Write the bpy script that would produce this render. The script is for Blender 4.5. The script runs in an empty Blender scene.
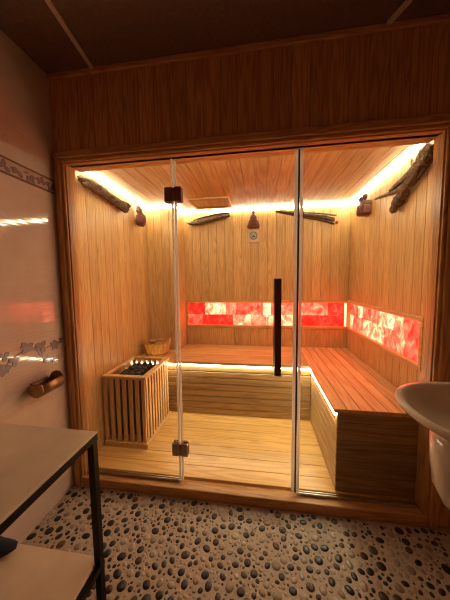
import bpy, bmesh, math, random
from mathutils import Vector, Matrix, noise as mnoise
random.seed(7)
SC = bpy.context.scene
COL = SC.collection

# ------------------------------------------------------------------ camera
cam_d = bpy.data.cameras.new('camera')
cam = bpy.data.objects.new('camera', cam_d)
COL.objects.link(cam)
CX, CY, CZ, YAW, PITCH, ROLL, FPX = 1.149, -1.375, 1.255, .142, .0815, -.0118, 240.0
cy_, sy_ = math.cos(YAW), math.sin(YAW)
X0 = Vector((cy_, sy_, 0)); Y0 = Vector((-sy_, cy_, 0)); Z0 = Vector((0, 0, 1))
cp, sp = math.cos(PITCH), math.sin(PITCH)
FW = Y0 * cp - Z0 * sp
UP = Y0 * sp + Z0 * cp
cr, sr = math.cos(ROLL), math.sin(ROLL)
RT = X0 * cr + UP * sr
UP2 = -X0 * sr + UP * cr
M3 = Matrix((RT, UP2, -FW)).transposed()
cam.matrix_world = Matrix.Translation((CX, CY, CZ)) @ M3.to_4x4()
cam_d.sensor_fit = 'HORIZONTAL'
cam_d.sensor_width = 36.0
cam_d.lens = FPX / 450 * 36.0
cam_d.clip_start = .02
SC.camera = cam

# ------------------------------------------------------------------ world, exposure, light strengths
w = bpy.data.worlds.new('world'); SC.world = w; w.use_nodes = True
w.node_tree.nodes['Background'].inputs[0].default_value = (0, 0, 0, 1)
w.node_tree.nodes['Background'].inputs[1].default_value = 0.0
VS = SC.view_settings
VS.view_transform = 'Standard'; VS.look = 'None'; VS.gamma = 1.0; VS.use_curve_mapping = False
VS.exposure = 1.85
SC.cycles.max_bounces = 10
SC.cycles.diffuse_bounces = 6
SC.cycles.glossy_bounces = 5
SC.cycles.transparent_max_bounces = 16
SC.cycles.use_denoising = True
SC.cycles.filter_width = 1.1
SC.cycles.sample_clamp_indirect = 6.0
LED_CEIL = 13.0
LED_BENCH = 12.0
SALT = .78
LED_COL = (1.0, .92, .62)

# ------------------------------------------------------------------ helpers
def obj(name, bm, mats, parent=None, smooth=False, recalc=True):
    me = bpy.data.meshes.new(name)
    if recalc:
        bmesh.ops.recalc_face_normals(bm, faces=bm.faces)
    bm.to_mesh(me); bm.free()
    if not isinstance(mats, (list, tuple)):
        mats = [mats]
    for m in mats:
        me.materials.append(m)
    if smooth:
        for p in me.polygons:
            p.use_smooth = True
    o = bpy.data.objects.new(name, me)
    COL.objects.link(o)
    if parent is not None:
        o.parent = parent
        o.matrix_parent_inverse = Matrix.Translation(-parent_loc(parent))
    return o

def parent_loc(p):
    # meshes are built in world coordinates, so only an Empty shifts its parts
    return Vector(p.location) if p.type == 'EMPTY' else Vector((0, 0, 0))

def thing(name, label, cat, loc=(0, 0, 0), group=None):
    o = bpy.data.objects.new(name, None); COL.objects.link(o)
    o.empty_display_size = .05
    o.location = loc
    o['label'] = label; o['category'] = cat
    if group: o['group'] = group
    return o

def tag(o, label, cat, group=None):
    o['label'] = label; o['category'] = cat
    if group: o['group'] = group
    return o

def struct(name, bm, mats, parent=None, smooth=False):
    o = obj(name, bm, mats, parent, smooth)
    o['kind'] = 'structure'
    return o

def box(bm, x0, x1, y0, y1, z0, z1, bev=0.0, mat=0, seg=1):
    vs = [bm.verts.new((x, y, z)) for x in (x0, x1) for y in (y0, y1) for z in (z0, z1)]
    F = [(0, 1, 3, 2), (4, 6, 7, 5), (0, 4, 5, 1), (2, 3, 7, 6), (0, 2, 6, 4), (1, 5, 7, 3)]
    fs = [bm.faces.new([vs[i] for i in f]) for f in F]
    for f in fs: f.material_index = mat
    if bev > 0:
        es = list({e for f in fs for e in f.edges})
        r = bmesh.ops.bevel(bm, geom=es, offset=bev, segments=seg, affect='EDGES', profile=.5, clamp_overlap=True)
        for f in r['faces']: f.material_index = mat
    return vs

def obox(bm, c, ax, ay, az, hx, hy, hz, mat=0):
    """oriented box"""
    c = Vector(c); ax, ay, az = Vector(ax).normalized(), Vector(ay).normalized(), Vector(az).normalized()
    vs = [bm.verts.new(c + ax * i * hx + ay * j * hy + az * k * hz) for i in (-1, 1) for j in (-1, 1) for k in (-1, 1)]
    F = [(0, 1, 3, 2), (4, 6, 7, 5), (0, 4, 5, 1), (2, 3, 7, 6), (0, 2, 6, 4), (1, 5, 7, 3)]
    for f in F:
        bm.faces.new([vs[i] for i in f]).material_index = mat
    return vs

def cells(a, b, w):
    n = max(1, round((b - a) / w)); s = (b - a) / n
    return [(a + i * s, a + (i + 1) * s) for i in range(n)]

def planks(bm, x, y, z, across, width, gap=.0012, bev=.0032):
    """boards filling the box x,y,z (pairs), repeated along axis 'across'"""
    R = {'x': x, 'y': y, 'z': z}
    for a, b in cells(*R[across], width):
        r = dict(R); r[across] = (a + gap / 2, b - gap / 2)
        box(bm, *r['x'], *r['y'], *r['z'], bev=bev)

def tube(bm, pts, rad, seg=10, rough=0.0, seed=0, mat=0, cap=True, flat=None):
    """tube through pts with a radius (or list); 'rough' shakes the surface like bark"""
    pts = [Vector(p) for p in pts]
    if not isinstance(rad, (list, tuple)): rad = [rad] * len(pts)
    rings = []
    up = Vector((.12, .21, .97))
    for i, p in enumerate(pts):
        t = (pts[min(i + 1, len(pts) - 1)] - pts[max(i - 1, 0)]).normalized()
        a = t.cross(up)
        if a.length < 1e-3: a = t.cross(Vector((1, 0, 0)))
        a.normalize(); b = a.cross(t)
        ring = []
        for k in range(seg):
            th = 2 * math.pi * k / seg
            d = a * math.cos(th) + b * math.sin(th)
            r = rad[i]
            if rough:
                q = (p + d * r) * 38 + Vector((seed * 7.1, seed * 3.3, 0))
                r *= 1 + rough * mnoise.noise(q) + rough * .5 * math.sin(5 * th + seed)
            v = p + d * r
            if flat is not None:
                n, k_ = flat
                n = Vector(n); off = (v - p).dot(n); v = v - n * off * (1 - k_)
            ring.append(bm.verts.new(v))
        rings.append(ring)
    for i in range(len(rings) - 1):
        for k in range(seg):
            bm.faces.new((rings[i][k], rings[i][(k + 1) % seg], rings[i + 1][(k + 1) % seg], rings[i + 1][k])).material_index = mat
    if cap:
        bm.faces.new(rings[0]).material_index = mat
        bm.faces.new(rings[-1][::-1]).material_index = mat

def spline(pts, rads, n=6):
    """Catmull-Rom resample"""
    P = [Vector(p) for p in pts]; out = []; ro = []
    for i in range(len(P) - 1):
        p0, p1, p2, p3 = P[max(i - 1, 0)], P[i], P[i + 1], P[min(i + 2, len(P) - 1)]
        for k in range(n):
            t = k / n
            out.append(.5 * ((2 * p1) + (p2 - p0) * t + (2 * p0 - 5 * p1 + 4 * p2 - p3) * t * t + (3 * p1 - p0 - 3 * p2 + p3) * t ** 3))
            ro.append(rads[i] * (1 - t) + rads[i + 1] * t)
    out.append(P[-1]); ro.append(rads[-1])
    return out, ro

def lathe(bm, c, prof, seg=24, mat=0, sx=1, sy=1, cap0=True, cap1=True):
    """profile of (r, z) around vertical axis"""
    c = Vector(c); rings = []
    for r, z in prof:
        rings.append([bm.verts.new(c + Vector((r * sx * math.cos(2 * math.pi * k / seg), r * sy * math.sin(2 * math.pi * k / seg), z))) for k in range(seg)])
    for i in range(len(rings) - 1):
        for k in range(seg):
            bm.faces.new((rings[i][k], rings[i][(k + 1) % seg], rings[i + 1][(k + 1) % seg], rings[i + 1][k])).material_index = mat
    if cap0: bm.faces.new(rings[0][::-1]).material_index = mat
    if cap1: bm.faces.new(rings[-1]).material_index = mat

def cyl(bm, p, q, r, seg=16, mat=0):
    tube(bm, [p, q], r, seg, mat=mat)

# ------------------------------------------------------------------ materials
class NT:
    def __init__(s, name):
        s.m = bpy.data.materials.new(name); s.m.use_nodes = True
        s.t = s.m.node_tree; s.n = s.t.nodes; s.l = s.t.links
        s.b = s.n['Principled BSDF']
    def new(s, ty, **kw):
        nd = s.n.new(ty)
        for k, v in kw.items():
            if hasattr(nd, k): setattr(nd, k, v)
            else: nd.inputs[k].default_value = v
        return nd
    def link(s, a, b): s.l.new(a, b)
    def ramp(s, fac, stops):
        r = s.n.new('ShaderNodeValToRGB')
        e = r.color_ramp.elements
        while len(e) < len(stops): e.new(.5)
        for el, (p, c) in zip(e, stops):
            el.position = p; el.color = (*c, 1)
        s.link(fac, r.inputs[0]); return r

def plain(name, col, rough=.5, metal=0.0, spec=.5, bump=0, bscale=80):
    t = NT(name)
    t.b.inputs['Base Color'].default_value = (*col, 1)
    nz = t.new('ShaderNodeTexNoise', Scale=bscale, Detail=3.0)
    tc = t.new('ShaderNodeTexCoord'); t.link(tc.outputs['Object'], nz.inputs['Vector'])
    r = t.ramp(nz.outputs[0], [(.3, tuple(c * .86 for c in col)), (.7, tuple(min(1, c * 1.1) for c in col))])
    t.link(r.outputs[0], t.b.inputs['Base Color'])
    t.b.inputs['Roughness'].default_value = rough
    t.b.inputs['Metallic'].default_value = metal
    t.b.inputs['Specular IOR Level'].default_value = spec
    if bump:
        bp = t.new('ShaderNodeBump', Strength=bump, Distance=.002)
        t.link(nz.outputs[0], bp.inputs['Height']); t.link(bp.outputs[0], t.b.inputs['Normal'])
    return t.m

def wood(name, axis, light, dark, rough=.42, fine=1.0, tint=.11, contrast=1.0):
    """pine: grain runs along 'axis'; every board gets its own offset and tint"""
    t = NT(name)
    tc = t.new('ShaderNodeTexCoord'); geo = t.new('ShaderNodeNewGeometry')
    mp = t.new('ShaderNodeMapping')
    sc = {'x': (.07, 1, 1), 'y': (1, .07, 1), 'z': (1, 1, .07)}[axis]
    mp.inputs['Scale'].default_value = sc
    off = t.new('ShaderNodeVectorMath', operation='SCALE'); off.inputs[0].default_value = (7.3, 5.1, 9.7)
    mul = t.new('ShaderNodeMath', operation='MULTIPLY'); mul.inputs[1].default_value = 11.0
    t.link(geo.outputs['Random Per Island'], mul.inputs[0])
    t.link(mul.outputs[0], off.inputs['Scale'])
    add = t.new('ShaderNodeVectorMath', operation='ADD')
    t.link(tc.outputs['Object'], mp.inputs[0]); t.link(mp.outputs[0], add.inputs[0]); t.link(off.outputs[0], add.inputs[1])
    big = t.new('ShaderNodeTexNoise', Scale=9.0 * fine, Detail=2.0)
    t.link(add.outputs[0], big.inputs['Vector'])
    # growth rings: sine of a slow noise -> cathedral figure
    k = t.new('ShaderNodeMath', operation='MULTIPLY'); k.inputs[1].default_value = 62.0
    t.link(big.outputs[0], k.inputs[0])
    sn = t.new('ShaderNodeMath', operation='SINE'); t.link(k.outputs[0], sn.inputs[0])
    rg = t.new('ShaderNodeMapRange'); rg.inputs[1].default_value = -1; rg.inputs[2].default_value = 1
    t.link(sn.outputs[0], rg.inputs[0])
    fn = t.new('ShaderNodeTexNoise', Scale=95.0 * fine, Detail=4.0)
    t.link(add.outputs[0], fn.inputs['Vector'])
    mx = t.new('ShaderNodeMix', data_type='FLOAT'); mx.inputs[0].default_value = .5
    t.link(rg.outputs[0], mx.inputs[2]); t.link(fn.outputs[0], mx.inputs[3])
    mid = tuple(l * .6 + d * .4 for l, d in zip(light, dark))
    rp = t.ramp(mx.outputs[0], [(.12, dark), (.42 * contrast, mid), (.62, light)])
    hs = t.new('ShaderNodeHueSaturation')
    mr = t.new('ShaderNodeMapRange'); mr.inputs[3].default_value = 1 - tint; mr.inputs[4].default_value = 1 + tint * .6
    t.link(geo.outputs['Random Per Island'], mr.inputs[0]); t.link(mr.outputs[0], hs.inputs['Value'])
    t.link(rp.outputs[0], hs.inputs['Color']); t.link(hs.outputs[0], t.b.inputs['Base Color'])
    t.b.inputs['Roughness'].default_value = rough
    t.b.inputs['Specular IOR Level'].default_value = .4
    bp = t.new('ShaderNodeBump', Strength=.12, Distance=.002)
    t.link(mx.outputs[0], bp.inputs['Height']); t.link(bp.outputs[0], t.b.inputs['Normal'])
    return t.m

PL, PD = (.63, .385, .155), (.48, .255, .085)
W_Z = wood('pine_vertical', 'z', PL, PD, fine=1.6)
W_Y = wood('pine_lengthwise', 'y', (.66, .40, .18), (.51, .27, .105))
W_X = wood('pine_crosswise', 'x', PL, PD)
W_FLOOR = wood('pine_floor', 'x', (.66, .385, .125), (.50, .265, .075), rough=.3)
G_Z = wood('guard_pine_lit', 'z', (.76, .50, .24), (.60, .35, .14), fine=1.6)  # same pine, colour lightened to stand in for ceiling strip light on the guard
G_Y = wood('guard_pine_rail_lit', 'y', (.74, .48, .22), (.58, .33, .13), fine=1.6)  # rails likewise: the light is put into the wood colour
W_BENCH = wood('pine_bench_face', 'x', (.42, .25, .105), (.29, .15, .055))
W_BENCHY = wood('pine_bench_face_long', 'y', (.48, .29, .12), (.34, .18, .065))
FL, FD = (.64, .355, .140), (.42, .205, .070)
F_Z = wood('frame_pine_vertical', 'z', FL, FD, rough=.35, fine=1.7)
F_X = wood('frame_pine_crosswise', 'x', FL, FD, rough=.35, fine=1.7)

def emission(name, col, s):
    t = NT(name); t.n.remove(t.b)
    e = t.new('ShaderNodeEmission'); e.inputs[0].default_value = (*col, 1); e.inputs[1].default_value = s
    t.link(e.outputs[0], t.n['Material Output'].inputs[0]); return t.m
M_LED = emission('led_glow', LED_COL, LED_CEIL)
M_LEDB = emission('bench_led_glow', LED_COL, LED_BENCH)
M_ALU = plain('aluminium', (.62, .58, .52), .35, .9)
M_BLACK = plain('black_steel', (.006, .005, .005), .5, .0, spec=.25)
M_RUBBER = plain('black_rubber', (.008, .007, .007), .6)
M_BRONZE = plain('dark_bronze', (.27, .105, .06), .4, .1)
M_CHROME = plain('bronze_chrome', (.42, .30, .20), .18, 1.0)
M_BRASS = plain('aged_brass', (.46, .30, .15), .38, .85)
M_HANDLE = plain('dark_wood_handle', (.14, .055, .032), .4)
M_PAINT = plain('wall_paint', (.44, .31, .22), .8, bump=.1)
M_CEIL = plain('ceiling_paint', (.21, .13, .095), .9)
M_STRIP = plain('ceiling_batten', (.70, .56, .44), .6)
M_CERAMIC = plain('white_ceramic', (.74, .66, .58), .12, spec=.6, bscale=3)
M_STONE = plain('heater_stone', (.035, .028, .026), .75, bump=.8, bscale=60)
M_STEEL = plain('heater_steel', (.10, .09, .085), .4, .8)
M_BOARD = plain('shelf_board', (.82, .70, .55), .28, bscale=6)
M_NAVY = plain('navy_cloth', (.016, .026, .05), .9, bump=.8, bscale=120)
M_DARKRED = plain('dark_red_bast', (.15, .038, .028), .7, bump=.7, bscale=150)
M_BROWN = plain('brown_scales', (.10, .04, .022), .7, bump=.7, bscale=150)
M_RED = plain('red_tip', (.35, .02, .02), .6)
M_PALE = plain('pale_pine_block', (.62, .41, .24), .5, bscale=30)
M_DIAL = plain('dial_face', (.36, .35, .33), .5)
M_GREY = plain('dial_rim', (.13, .13, .13), .45, .3)
M_INK = plain('dial_ink', (.05, .05, .06), .5)
M_PLATE = plain('switch_plate', (.42, .34, .28), .4)
M_BUCKET = wood('bucket_pine', 'z', (.72, .45, .15), (.50, .27, .08), fine=1.5)
M_SPOON = wood('ladle_wood', 'x', (.40, .19, .08), (.20, .08, .03), fine=2)

def bark(name, a, b):
    t = NT(name)
    tc = t.new('ShaderNodeTexCoord')
    nz = t.new('ShaderNodeTexNoise', Scale=34.0, Detail=6.0, Roughness=.7)
    t.link(tc.outputs['Object'], nz.inputs['Vector'])
    vo = t.new('ShaderNodeTexVoronoi', Scale=60.0); t.link(tc.outputs['Object'], vo.inputs['Vector'])
    r = t.ramp(nz.outputs[0], [(.32, a), (.66, b)])
    t.link(r.outputs[0], t.b.inputs['Base Color'])
    t.b.inputs['Roughness'].default_value = .85
    ad = t.new('ShaderNodeMath', operation='ADD'); t.link(nz.outputs[0], ad.inputs[0]); t.link(vo.outputs[0], ad.inputs[1])
    bp = t.new('ShaderNodeBump', Strength=.9, Distance=.006)
    t.link(ad.outputs[0], bp.inputs['Height']); t.link(bp.outputs[0], t.b.inputs['Normal'])
    return t.m
B_BROWN = bark('bark_brown', (.035, .018, .010), (.24, .14, .07))
B_GREY = bark('bark_grey', (.06, .04, .026), (.30, .21, .12))
B_DARK = bark('bark_dark', (.028, .014, .010), (.15, .08, .045))
B_PALE = bark('bark_pale', (.12, .07, .04), (.42, .30, .18))

def glass_mat():
    t = NT('clear_glass'); t.n.remove(t.b)
    tr = t.new('ShaderNodeBsdfTransparent'); tr.inputs[0].default_value = (.96, .97, .955, 1)
    gl = t.new('ShaderNodeBsdfGlossy'); gl.inputs['Roughness'].default_value = .0
    lw = t.new('ShaderNodeLayerWeight'); lw.inputs[0].default_value = .5
    pw = t.new('ShaderNodeMath', operation='POWER'); pw.inputs[1].default_value = 5.0
    fr = t.new('ShaderNodeMath', operation='MULTIPLY_ADD'); fr.inputs[1].default_value = .9; fr.inputs[2].default_value = .02
    t.link(lw.outputs['Facing'], pw.inputs[0]); t.link(pw.outputs[0], fr.inputs[0])
    mx = t.new('ShaderNodeMixShader')
    t.link(fr.outputs[0], mx.inputs[0]); t.link(tr.outputs[0], mx.inputs[1]); t.link(gl.outputs[0], mx.inputs[2])
    t.link(mx.outputs[0], t.n['Material Output'].inputs[0]); return t.m
M_GLASS = glass_mat()

def seal_mat():
    t = NT('clear_seal'); t.n.remove(t.b)
    a = t.new('ShaderNodeBsdfDiffuse'); a.inputs[0].default_value = (.90, .88, .86, 1)
    b = t.new('ShaderNodeBsdfTranslucent'); b.inputs[0].default_value = (.95, .93, .90, 1)
    c = t.new('ShaderNodeBsdfGlossy'); c.inputs['Roughness'].default_value = .3
    m1 = t.new('ShaderNodeMixShader'); m1.inputs[0].default_value = .7
    m2 = t.new('ShaderNodeMixShader'); m2.inputs[0].default_value = .12
    t.link(a.outputs[0], m1.inputs[1]); t.link(b.outputs[0], m1.inputs[2])
    t.link(m1.outputs[0], m2.inputs[1]); t.link(c.outputs[0], m2.inputs[2])
    t.link(m2.outputs[0], t.n['Material Output'].inputs[0])
    return t.m
M_SEAL = seal_mat()

def tile_mat():
    """cream wall tile with a faint wavy relief, glossy glaze"""
    t = NT('wavy_wall_tile')
    tc = t.new('ShaderNodeTexCoord'); mp = t.new('ShaderNodeMapping'); mp.inputs['Scale'].default_value = (1, .35, 1)
    t.link(tc.outputs['Object'], mp.inputs[0])
    wv = t.new('ShaderNodeTexWave', wave_type='BANDS', bands_direction='Z')
    wv.inputs['Scale'].default_value = 16.0; wv.inputs['Distortion'].default_value = 5.0
    wv.inputs['Detail'].default_value = 1.5; wv.inputs['Detail Scale'].default_value = 1.2
    t.link(mp.outputs[0], wv.inputs['Vector'])
    nz = t.new('ShaderNodeTexNoise', Scale=7.0, Detail=3.0); t.link(tc.outputs['Object'], nz.inputs['Vector'])
    r = t.ramp(nz.outputs[0], [(.3, (.68, .57, .50)), (.7, (.76, .66, .59))])
    t.link(r.outputs[0], t.b.inputs['Base Color'])
    t.b.inputs['Roughness'].default_value = .6
    t.b.inputs['Specular IOR Level'].default_value = .0
    t.b.inputs['Coat Weight'].default_value = 1.0
    t.b.inputs['Coat Roughness'].default_value = .04
    t.b.inputs['Coat IOR'].default_value = 1.6
    b1 = t.new('ShaderNodeBump', Strength=.14, Distance=.006)
    t.link(wv.outputs[0], b1.inputs['Height']); t.link(b1.outputs[0], t.b.inputs['Normal'])
    b2 = t.new('ShaderNodeBump', Strength=.009, Distance=.004)
    t.link(wv.outputs[0], b2.inputs['Height']); t.link(b2.outputs[0], t.b.inputs['Coat Normal'])
    return t.m
M_TILE = tile_mat()
M_FRIEZE = plain('frieze_tile', (.60, .47, .38), .15, bscale=15)
M_FRLINE = plain('frieze_line', (.16, .085, .065), .3)
M_PETAL = plain('petal_glaze', (.30, .22, .235), .25, bscale=60)
M_STEM = plain('stem_glaze', (.30, .20, .16), .25)

def pebble_mat(name, stops, rough):
    t = NT(name)
    geo = t.new('ShaderNodeNewGeometry')
    r = t.ramp(geo.outputs['Random Per Island'], stops)
    tc = t.new('ShaderNodeTexCoord'); nz = t.new('ShaderNodeTexNoise', Scale=90.0, Detail=4.0)
    t.link(tc.outputs['Object'], nz.inputs['Vector'])
    mx = t.new('ShaderNodeMix', data_type='RGBA', blend_type='MULTIPLY'); mx.inputs[0].default_value = .5
    rr = t.ramp(nz.outputs[0], [(.3, (.55, .55, .55)), (.7, (1, 1, 1))])
    t.link(r.outputs[0], mx.inputs[6]); t.link(rr.outputs[0], mx.inputs[7])
    t.link(mx.outputs[2], t.b.inputs['Base Color'])
    t.b.inputs['Roughness'].default_value = rough
    return t.m
M_PEB_D = pebble_mat('dark_pebble', [(0, (.012, .010, .010)), (.5, (.024, .020, .020)), (.8, (.055, .030, .018)), (1, (.12, .07, .035))], .36)
M_PEB_L = pebble_mat('pale_pebble', [(0, (.31, .235, .17)), (.6, (.45, .36, .275)), (1, (.54, .45, .36))], .35)
M_GROUT = plain('pebble_grout', (.48, .385, .30), .7, bump=.4, bscale=140)

def salt_mat():
    """backlit rock salt: every brick glows its own red, orange or pink-white"""
    t = NT('glowing_rock_salt'); t.n.remove(t.b)
    tc = t.new('ShaderNodeTexCoord'); oi = t.new('ShaderNodeObjectInfo'); geo = t.new('ShaderNodeNewGeometry')
    nz = t.new('ShaderNodeTexNoise', Scale=13.0, Detail=5.0, Roughness=.65, Distortion=1.0)
    mp = t.new('ShaderNodeMapping'); mp.inputs['Scale'].default_value = (1.0, 1.0, .8)
    t.link(geo.outputs['Position'], mp.inputs[0]); t.link(mp.outputs[0], nz.inputs['Vector'])
    a = t.new('ShaderNodeMath', operation='MULTIPLY_ADD'); a.inputs[1].default_value = .50; a.inputs[2].default_value = -.22
    t.link(oi.outputs['Random'], a.inputs[0])
    b = t.new('ShaderNodeMath', operation='ADD'); t.link(nz.outputs[0], b.inputs[0]); t.link(a.outputs[0], b.inputs[1])
    r = t.ramp(b.outputs[0], [(.27, (.40, .004, .003)), (.40, (1.3, .020, .012)), (.53, (1.8, .075, .040)), (.66, (2.1, .19, .09)), (.80, (2.3, .62, .30))])
    e = t.new('ShaderNodeEmission'); e.inputs[1].default_value = SALT
    t.link(r.outputs[0], e.inputs[0])
    gl = t.new('ShaderNodeBsdfPrincipled'); gl.inputs['Base Color'].default_value = (.25, .03, .02, 1); gl.inputs['Roughness'].default_value = .5
    ad = t.new('ShaderNodeAddShader'); t.link(e.outputs[0], ad.inputs[0]); t.link(gl.outputs[0], ad.inputs[1])
    t.link(ad.outputs[0], t.n['Material Output'].inputs[0]); return t.m
M_SALT = salt_mat()
M_SALTBACK = emission('salt_backlight', (1.0, .35, .18), 1.2)

# ------------------------------------------------------------------ dimensions
XL, XR = -.04, 2.09          # sauna side walls
D, YP, XP = 1.34, 1.09, .295  # back wall, pillar front, pillar side
HC = 2.035                    # sauna ceiling
OX0, OX1, OZ1 = .015, 2.022, 1.952   # opening
FY = -.06                     # front plane of the sauna front
BX0, BX1, BY0 = -.055, 2.22, -2.3    # bathroom
BZ, BC = -.07, 2.445
YB, XB, HB = .74, 1.59, .508  # bench fronts, bench top
SZ0, SZ1 = .742, 1.000        # salt band

# ------------------------------------------------------------------ bathroom shell
def floor_pebbles():
    bm = bmesh.new()
    box(bm, BX0 - .05, BX1 + .05, BY0, .0, BZ - .05, BZ, mat=0)
    rnd = random.Random(3)
    grid = {}; placed = []
    def ok(x, y, r):
        gx, gy = int(x / .05), int(y / .05)
        for i in range(gx - 1, gx + 2):
            for j in range(gy - 1, gy + 2):
                for (a, b, s) in grid.get((i, j), ()):
                    if (a - x) ** 2 + (b - y) ** 2 < (r + s) ** 2: return False
        return True
    def put(x, y, r):
        grid.setdefault((int(x / .05), int(y / .05)), []).append((x, y, r)); placed.append((x, y, r))
    for n, lo, hi in ((2600, .0165, .0235), (12000, .010, .0145), (36000, .005, .009)):
        for _ in range(n):
            x = rnd.uniform(BX0 + .01, BX1 - .01)
            y = -.075 - 1.3 * rnd.random() ** 1.15
            r = rnd.uniform(lo, hi)
            if ok(x, y, r * 1.03) and y + r < FY - .004: put(x, y, r * 1.0)
    for x, y, r in placed:
        dark = rnd.random() < (.62 if r > .0163 else .54 if r > .0095 else .40)
        el = rnd.uniform(.68, 1.0); an = rnd.uniform(0, math.pi)
        ca, sa = math.cos(an), math.sin(an)
        seg = 9
        h = r * .20
        prev = None
        for q, zz in ((1.0, -.001), (.86, h * .55), (.45, h)):
            ring = []
            for k in range(seg):
                th = 2 * math.pi * k / seg
                u_, v_ = q * r * math.cos(th), q * r * el * math.sin(th)
                ring.append(bm.verts.new((x + u_ * ca - v_ * sa, y + u_ * sa + v_ * ca, BZ + zz)))
            if prev:
                for k in range(seg):
                    f = bm.faces.new((prev[k], prev[(k + 1) % seg], ring[(k + 1) % seg], ring[k]))
                    f.material_index = 1 if dark else 2; f.smooth = True
            prev = ring
        f = bm.faces.new(prev); f.material_index = 1 if dark else 2; f.smooth = True
    o = obj('floor', bm, [M_GROUT, M_PEB_D, M_PEB_L], recalc=False)
    o['kind'] = 'structure'
floor_pebbles()

bm = bmesh.new(); box(bm, BX0 - .04, BX0, BY0, .0, BZ, BC); struct('wall_left', bm, M_TILE)
bm = bmesh.new(); box(bm, BX1, BX1 + .04, BY0, .0, BZ, BC); struct('wall_right', bm, M_PAINT)
bm = bmesh.new(); box(bm, BX0 - .04, BX1 + .04, BY0 - .04, BY0, BZ, BC); struct('wall_back', bm, M_PAINT)
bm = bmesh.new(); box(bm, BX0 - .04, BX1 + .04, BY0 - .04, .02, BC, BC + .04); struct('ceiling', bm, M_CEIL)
# ceiling battens running towards the sauna front
for n_, (xa, ya, xb, yb) in enumerate(((.34, -1.0, .232, FY), (2.04, -.70, 1.745, FY))):
    bm = bmesh.new()
    d = Vector((xb - xa, yb - ya, 0)); L = d.length; d.normalize()
    obox(bm, ((xa + xb) / 2, (ya + yb) / 2, BC - .006), d, (-d.y, d.x, 0), (0, 0, 1), L / 2, .011, .006)
    struct('trim_%d' % (n_ + 1), bm, M_STRIP)

# tile frieze high on the left wall, with leaves, and the flower spray lower down
def leafshape(bm, y, z, L, ang, w, mat, x=BX0):
    """a flat glazed petal raised 1 mm on the wall"""
    ca, sa = math.cos(ang), math.sin(ang)
    N = 5; top = []; bot = []
    pts = []
    for i in range(N + 1):
        t = i / N; hw = w * math.sin(math.pi * min(1, t * .92 + .04)) ** .8
        pts.append((t * L, hw))
    loop = [(a, b) for a, b in pts] + [(a, -b) for a, b in reversed(pts)]
    f0 = [bm.verts.new((x + .0002, y + a * ca - b * sa, z + a * sa + b * ca)) for a, b in loop]
    h_ = random.uniform(.0012, .0042)
    f1 = [bm.verts.new((x + h_, y + a * ca - b * sa, z + a * sa + b * ca)) for a, b in loop]
    bm.faces.new(f1).material_index = mat
    for i in range(len(loop)):
        j = (i + 1) % len(loop)
        bm.faces.new((f0[i], f0[j], f1[j], f1[i])).material_index = mat
def flower(bm, y, z, r, a0, mat, n=5):
    for k in range(n):
        leafshape(bm, y, z, r * random.uniform(.8, 1.1), a0 + 2 * math.pi * k / n, r * .3, mat)
bm = bmesh.new()
FZ0, FZ1 = 1.778, 1.852
box(bm, BX0, BX0 + .003, BY0, FY, FZ0, FZ1, mat=0)
box(bm, BX0, BX0 + .005, BY0, FY, FZ1 - .006, FZ1 + .003, mat=1)
box(bm, BX0, BX0 + .005, BY0, FY, FZ0 - .003, FZ0 + .006, mat=1)
y = -1.6
while y < -.08:
    c = (FZ0 + FZ1) / 2 + random.uniform(-.008, .008)
    for k in range(3):
        leafshape(bm, y, c,   .028 + .008 * random.random(), random.uniform(0, 6.28), .0115, 2, BX0 + .003)
    leafshape(bm, y + .03, c + .01, .03, random.uniform(-.8, .3), .005, 2, BX0 + .003)
    leafshape(bm, y + .045, c - .012, .02, random.uniform(.3, 2.6), .007, 2, BX0 + .003)
    y += .066
struct('trim_3', bm, [M_FRIEZE, M_FRLINE, M_PETAL])
bm = bmesh.new()
random.seed(11)
def spray(y0, dy):
    for (yy, zz, r) in ((-.416, .905, .030), (-.422, .845, .036), (-.373, .868, .034), (-.301, .915, .040), (-.222, .892, .044), (-.24, .90, .03), (-.202, .825, .030), (-.13, .885, .036), (-.085, .905, .02), (-.152, .80, .020)):
        n = 5 if r > .035 else 3
        for k in range(n):
            leafshape(bm, yy + y0, zz, r * random.uniform(.8, 1.05), 2 * math.pi * k / n + random.random(), r * .36, 0)
    yy = -.44
    pts = [(-.46, .80), (-.40, .87), (-.34, .90), (-.28, .893), (-.2, .885), (-.13, .885), (-.075, .905)]
    for (a, b), (c, d) in zip(pts, pts[1:]):
        ang = math.atan2(d - b, c - a); L = math.hypot(c - a, d - b)
        leafshape(bm, a + y0, b, L * 1.1, ang, .0022, 1)
spray(0, 0); spray(-.42, 0); spray(-.84, 0)
struct('trim_4', bm, [M_PETAL, M_STEM])

XL_, XR_ = -.04, 2.09
# ------------------------------------------------------------------ sauna front: fascia, casing, sill
bm = bmesh.new()
planks(bm, (BX0, BX1), (-.048, -.012), (OZ1 + .055, BC - .03), 'x', .092, bev=.0025)
box(bm, BX0, BX1, -.012, .01, OZ1 + .0, BC)                      # backing
box(bm, 2.083, BX1, -.048, -.012, BZ, OZ1 + .055, bev=.002)     # panel right of the casing
box(bm, 2.083, BX1, -.012, .01, BZ, OZ1)
box(bm, XL_, XR_, .010, .072, OZ1 + .012, 2.035)
struct('wall_front', bm, F_Z)
bm = bmesh.new()
box(bm, BX0, BX1, -.060, -.012, BC - .03, BC, bev=.004)
struct('trim_5', bm, F_X)
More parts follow.
